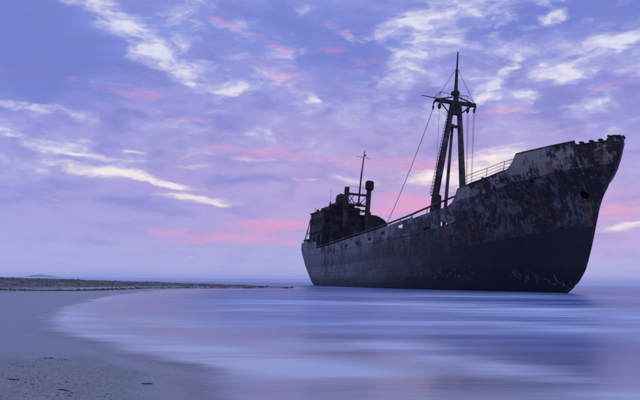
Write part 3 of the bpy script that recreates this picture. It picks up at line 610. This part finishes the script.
# eaves, ribs and openings of the deckhouse
for (x0, x1, y0, y1, z) in ((6.75, 12.95, -4.0, -3.84, 8.98), (12.81, 12.95, -3.84, -1.2, 8.98), (6.75, 12.95, -4.0, -3.84, 6.45)):
    MB().box(x0, x1, y0, y1, z, z + .10).build('ledge', M_house, dh)
def opening(x, y, z, wx_, wz, face, name='window'):
    if face == 's':
        f = MB(); yy = y
        for a in ((x - wx_ / 2 - .06, x + wx_ / 2 + .06, z + wz / 2, z + wz / 2 + .07), (x - wx_ / 2 - .06, x + wx_ / 2 + .06, z - wz / 2 - .07, z - wz / 2), (x - wx_ / 2 - .06, x - wx_ / 2, z - wz / 2, z + wz / 2), (x + wx_ / 2, x + wx_ / 2 + .06, z - wz / 2, z + wz / 2)):
            f.box(a[0], a[1], yy - .07, yy - .004, a[2], a[3])
        o = f.build(name, M_mast, dh); MB().box(x - wx_ / 2, x + wx_ / 2, yy - .02, yy - .004, z - wz / 2, z + wz / 2).build('shade_panel', M_black, o)  # flat near-black panel on the wall, painted as the unlit room behind
    else:
        f = MB(); xx = x
        for a in ((y - wx_ / 2 - .06, y + wx_ / 2 + .06, z + wz / 2, z + wz / 2 + .07), (y - wx_ / 2 - .06, y + wx_ / 2 + .06, z - wz / 2 - .07, z - wz / 2), (y - wx_ / 2 - .06, y - wx_ / 2, z - wz / 2, z + wz / 2), (y + wx_ / 2, y + wx_ / 2 + .06, z - wz / 2, z + wz / 2)):
            f.box(xx + .004, xx + .07, a[0], a[1], a[2], a[3])
        o = f.build(name, M_mast, dh); MB().box(xx + .004, xx + .02, y - wx_ / 2, y + wx_ / 2, z - wz / 2, z + wz / 2).build('shade_panel', M_black, o)
for x in (8.3, 10.1, 11.7): opening(x, -3.85, 7.9, .7, .8, 's')
opening(9.2, -3.85, 5.5, .55, .55, 's'); opening(11.4, -3.85, 5.15, .8, 1.9, 's', 'doorway')
opening(12.8, -3.4, 7.9, .55, .75, 'f')
for y in (-2.3, -1.3, -.3, .7): opening(14.0, y, 7.6, .65, .6, 'f')
opening(14.0, -2.4, 5.6, .8, 1.9, 'f', 'doorway'); opening(12.5, -2.2, 9.45, .5, .45, 'f')
MB().tube([(12.2, -2.9, 9.2), (12.2, -2.9, 10.3)], .09, 8).build('vent_pipe', M_house, dh); MB().tube([(12.2, -2.9, 10.2), (12.2, -2.9, 11.9)], .02, 5).build('aerial', M_wire, dh)
for x, y, z0, h_, r_ in ((7.6, -3.2, 9.0, .55, .16), (9.3, -3.0, 9.2, .35, .22), (11.4, -1.7, 9.85, .5, .12), (12.0, .2, 9.85, .8, .07), (8.9, .4, 9.85, .45, .2), (13.4, -.2, 8.4, .6, .15), (13.6, 2.0, 8.9, .35, .12)):
    o = MB().tube([(x, y, z0 - .05), (x, y, z0 + h_ * .7), (x + .12, y - .05, z0 + h_)], [r_ * .7, r_ * .7, r_], 9).build('roof_vent', M_house, dh); MB().tube([(x + .12, y - .05, z0 + h_ - .01), (x + .16, y - .07, z0 + h_ + .05)], [r_ * 1.1, r_ * .6], 9).build('vent_cap', M_house, o)
for x0, y0, x1, y1, z0, z1 in ((8.4, -3.8, 8.6, -3.8, 9.0, 9.75), (10.4, -3.8, 10.3, -3.85, 9.0, 9.6), (12.6, -3.7, 12.75, -3.6, 9.0, 9.7)):
    MB().tube([(x0, y0, z0), ((x0 + x1) / 2 + .03, y0, (z0 + z1) / 2), (x1, y1, z1)], .025, 5).build('roof_stanchion', M_wire, dh)
# goalpost with twin posts
GX = 14.3
gp = MB().box(GX - .12, GX + .12, -1.35, 1.4, 11.15, 11.42).build('goalpost_mast', M_mast, ship)
MB().tube([(GX, -1.55, 3.3), (GX, -1.5, 12.0), (GX, -1.5, 12.12)], [.36, .31, .24], 14).build('post', M_mast, gp, True)
MB().tube([(GX, 1.3, 3.3), (GX, 1.38, 12.0)], [.34, .30], 14).build('post', M_mast, gp, True)
cw_ = MB().tube([(GX, 1.4, 11.95), (GX, 1.41, 12.15), (GX, 1.41, 12.2), (GX, 1.42, 13.0), (GX, 1.42, 13.15)], [.36, .54, .57, .57, .42], 8).build('vent_cowl', M_house, gp)
MB().tube([(GX, 1.42, 13.1), (GX, 1.42, 13.2)], [.30, .22], 8).build('cowl_cap', M_house, cw_)
for z in (9.95, 9.35): MB().box(GX - .1, GX + .1, -1.3, 1.2, z - .11, z + .11).build('crossbar', M_mast, gp)
for a, b in (((GX, -1.2, 11.2), (GX, -.4, 10.2)), ((GX, -1.2, 10.6), (GX, -.7, 10.0)), ((GX, -.5, 11.2), (GX, -1.2, 10.2)), ((GX, .2, 10.1), (GX, 1.1, 11.1)), ((GX, -1.2, 10.1), (GX, -.1, 10.05)), ((GX, 0, 9.7), (GX, 1.1, 10.4)), ((GX + .1, -1.2, 8.7), (GX + .1, 1.1, 9.25)), ((GX - .15, -1.2, 9.25), (GX - .15, 1.1, 8.6))):
    MB().tube([a, b], .05, 5).build('strut', M_wire, gp)
MB().box(GX - .25, GX + .25, -.25, .45, 9.98, 10.25).build('mast_step', M_mast, gp)
pl = MB().tube([(GX, .12, 10.1), (GX, .25, 14.0), (GX, .45, 16.85)], [.12, .10, .05], 8).build('pole_mast', M_mast, ship, True)
for y0, y1, z, r_ in ((-.65, 1.35, 16.05, .028), (-1.2, 1.0, 12.25, .025)): MB().tube([(GX, y0, z + .05), (GX, y1, z - .12)], r_, 5).build('yard', M_wire, pl)
MB().tube([(GX, -1.18, 12.3), (GX, -1.2, 11.9)], .02, 5).build('yard', M_wire, pl); MB().tube([(GX, .42, 16.3), (GX, .62, 16.25), (GX, .62, 16.5)], [.09, .09, .05], 6).build('lamp_bracket', M_mast, pl)
MB().tube([(GX, .44, 16.2), (GX, .62, 11.5)], .012, 4).build('rigging_wire', M_wire, pl)
# davit and stern platform
dv = MB().tube([(4.0, -3.75, 4.7), (4.6, -3.75, 6.0), (6.6, -3.8, 8.35)], [.07, .07, .05], 6).build('boat_davit', M_mast, ship)
MB().tube([(6.6, -3.8, 8.3), (6.75, -3.8, 5.8)], .035, 5).build('brace', M_wire, dv); MB().tube([(5.0, -3.75, 6.35), (6.8, -3.8, 6.55)], .04, 5).build('brace', M_wire, dv); MB().tube([(5.2, -3.75, 5.75), (6.0, -3.8, 7.5)], .025, 5).build('brace', M_wire, dv)
MB().box(4.6, 7.0, -4.0, -1.8, 5.5, 5.75).build('stern_platform', M_house, ship)
MB().box(6.2, 6.9, -3.7, -2.0, 4.0, 5.5).build('platform_post', M_house, ship)
for x in (2.6, 3.4, 4.4): MB().tube([hull_point(x, 4.9, -1, -.1), hull_point(x, 5.5, -1, -.1)], .03, 5).build('stanchion', M_wire, ship)

# ------------------------------------------------------------------ seaweed, pebbles and sticks on the sand
def scatter(name, n, posf, size, mat, label, cat, flat=.5, kind='stuff', seed=1):
    r_ = random.Random(seed); V, F = [], []; P_ = [posf(r_) for _ in range(n)]
    Z_ = ground_z(np.array([q[0] for q in P_]), np.array([q[1] for q in P_]))
    for (x, y, sc), z in zip(P_, Z_):
        a = r_.random() * 6.28; s_ = size * sc * (.45 + 1.6 * r_.random() ** 4); lx_, ly_, lz_ = s_, s_ * r_.uniform(.25, .8), s_ * flat * r_.uniform(.5, 1.2); o = len(V)
        ca_, sa_ = math.cos(a), math.sin(a)
        for (u, v, h_) in ((-1, 0, .1), (0, -1, .2), (1, .1, .0), (.1, 1, .15), (r_.uniform(-.4, .4), r_.uniform(-.4, .4), 1), (0, 0, -.4)):
            u *= r_.uniform(.7, 1.2); v *= r_.uniform(.7, 1.2)
            V.append((x + (u * ca_ * lx_ - v * sa_ * ly_), y + (u * sa_ * lx_ + v * ca_ * ly_), z + h_ * lz_))
        for k in range(4): F += [(o + k, o + (k + 1) % 4, o + 4), (o + (k + 1) % 4, o + k, o + 5)]
    ob = MB(); ob.v = V; ob.f = F; ob = ob.build(name, mat); tag(ob, label, cat, kind=kind); return ob
M_weed, g, p = new_mat('dry_seaweed'); oc = g.n.new('ShaderNodeTexCoord').outputs['Object']
g.put(p.inputs['Base Color'], g.mix(g.noise(oc, 3, 4), (.045, .036, .032, 1), (.12, .10, .088, 1))); p.inputs['Roughness'].default_value = .9
M_peb, g, p = new_mat('pebble'); oc = g.n.new('ShaderNodeTexCoord').outputs['Object']
g.put(p.inputs['Base Color'], g.mix(g.noise(oc, 60, 2), (.16, .14, .125, 1), (.50, .46, .42, 1))); p.inputs['Roughness'].default_value = .75
def on_crest(spread_lo, spread_hi, sc):
    def f(r_):
        t = r_.random() ** .8 * 5.2; i = int(t); t -= i; A, B = CREST[i], CREST[i + 1]; q = A + (B - A) * t; d = np.array([B[1] - A[1], A[0] - B[0]]); d /= np.hypot(*d[:2])
        if d[1] > 0: d = -d
        k = spread_lo + (spread_hi - spread_lo) * r_.choice((0, .08, .45, r_.random(), r_.random(), r_.random())) + r_.gauss(0, .35); return (q[0] + d[0] * k, q[1] + d[1] * k, sc * (.5 + q[2]))
    return f
scatter('seaweed_wrack', 9000, on_crest(-.8, 7.5, .8), .05, M_weed, 'dark dried seaweed strewn along the crest of the sand spit', 'seaweed', .6, seed=2)
BASE = np.array([(-24, 43), (-16.2, 41.5), (-13.8, 42.5), (-13.2, 47), (-12.9, 53), (-12.0, 61), (-7, 67.6), (-2, 68.8)], float)
def on_base(r_):
    t = r_.random() * (len(BASE) - 1.001); i = int(t); q = BASE[i] + (BASE[i + 1] - BASE[i]) * (t - i); k = r_.gauss(0, .55 + .5 * math.sin(t * 7) ** 2); return (q[0] + k * .6 - .4, q[1] + k, .8 + .5 * math.sin(t * 11))
scatter('seaweed_bank', 3600, on_base, .075, M_weed, 'dark seaweed band at the foot of the sandy berm', 'seaweed', .5, seed=3)
def on_sand(r_):
    return (-2.5 + r_.gauss(0, .75), 5.9 + r_.gauss(0, 1.3), 1.0)
scatter('pebble_scatter', 14000, on_sand, .0032, M_peb, 'tiny pale and dark pebbles scattered over the dry sand', 'pebbles', .7, seed=4)
CL = [(-2.0, 5.95), (-1.75, 5.6), (-2.25, 6.4), (-2.5, 6.6), (-1.9, 6.1), (-2.55, 7.9), (-2.6, 7.3)]
def on_litter(r_):
    q = r_.choice(CL); return (q[0] + r_.gauss(0, .13), q[1] + r_.gauss(0, .10), 1.0)
scatter('seaweed_litter', 220, on_litter, .011, M_weed, 'small dark flecks of seaweed littering the near sand', 'seaweed', .35, seed=6)
TW = [(-1.32, 6.28, .13, -.1, 'thin dark twig lying on smooth sand by the wet edge'),
      (-1.80, 5.78, .16, -.5, 'bent dark twig among seaweed flecks in the near corner'), (-2.36, 6.30, .10, .15, 'straight dark twig at the left edge of the sand'), (-2.66, 8.0, .14, .05, 'small dark stick farthest up the sand')]
for x, y, L_, a, lb in TW:
    pts = []
    for k in range(6):
        t = k / 5 - .5; X = x + math.cos(a) * t * L_ * .8 + .006 * math.sin(k * 2.1); Y = y + math.sin(a) * t * L_ + .016 * math.cos(k * 1.7 + x * 9)
        pts.append((X, Y, float(ground_z(np.array([X]), np.array([Y]))[0]) + .005))
    tag(MB().tube(pts, [.002, .0045, .004, .005, .0035, .0015], 6).build('driftwood_stick', M_weed, smooth=True), lb, 'stick', 'sticks on the near sand')

# ------------------------------------------------------------------ the damp air over the sea
hz = bpy.data.materials.new('sea_haze'); hz.use_nodes = True; hz.node_tree.nodes.remove(hz.node_tree.nodes['Principled BSDF'])
pv = hz.node_tree.nodes.new('ShaderNodeVolumePrincipled'); pv.inputs['Color'].default_value = (.92, .93, .97, 1); pv.inputs['Density'].default_value = 7e-5
hz.node_tree.links.new(pv.outputs[0], hz.node_tree.nodes['Material Output'].inputs['Volume'])
tag(MB().box(-17500, 17500, -400, 18500, -3.5, 45).build('haze', hz), 'thin pale sea haze over the whole bay', 'haze', kind='stuff')
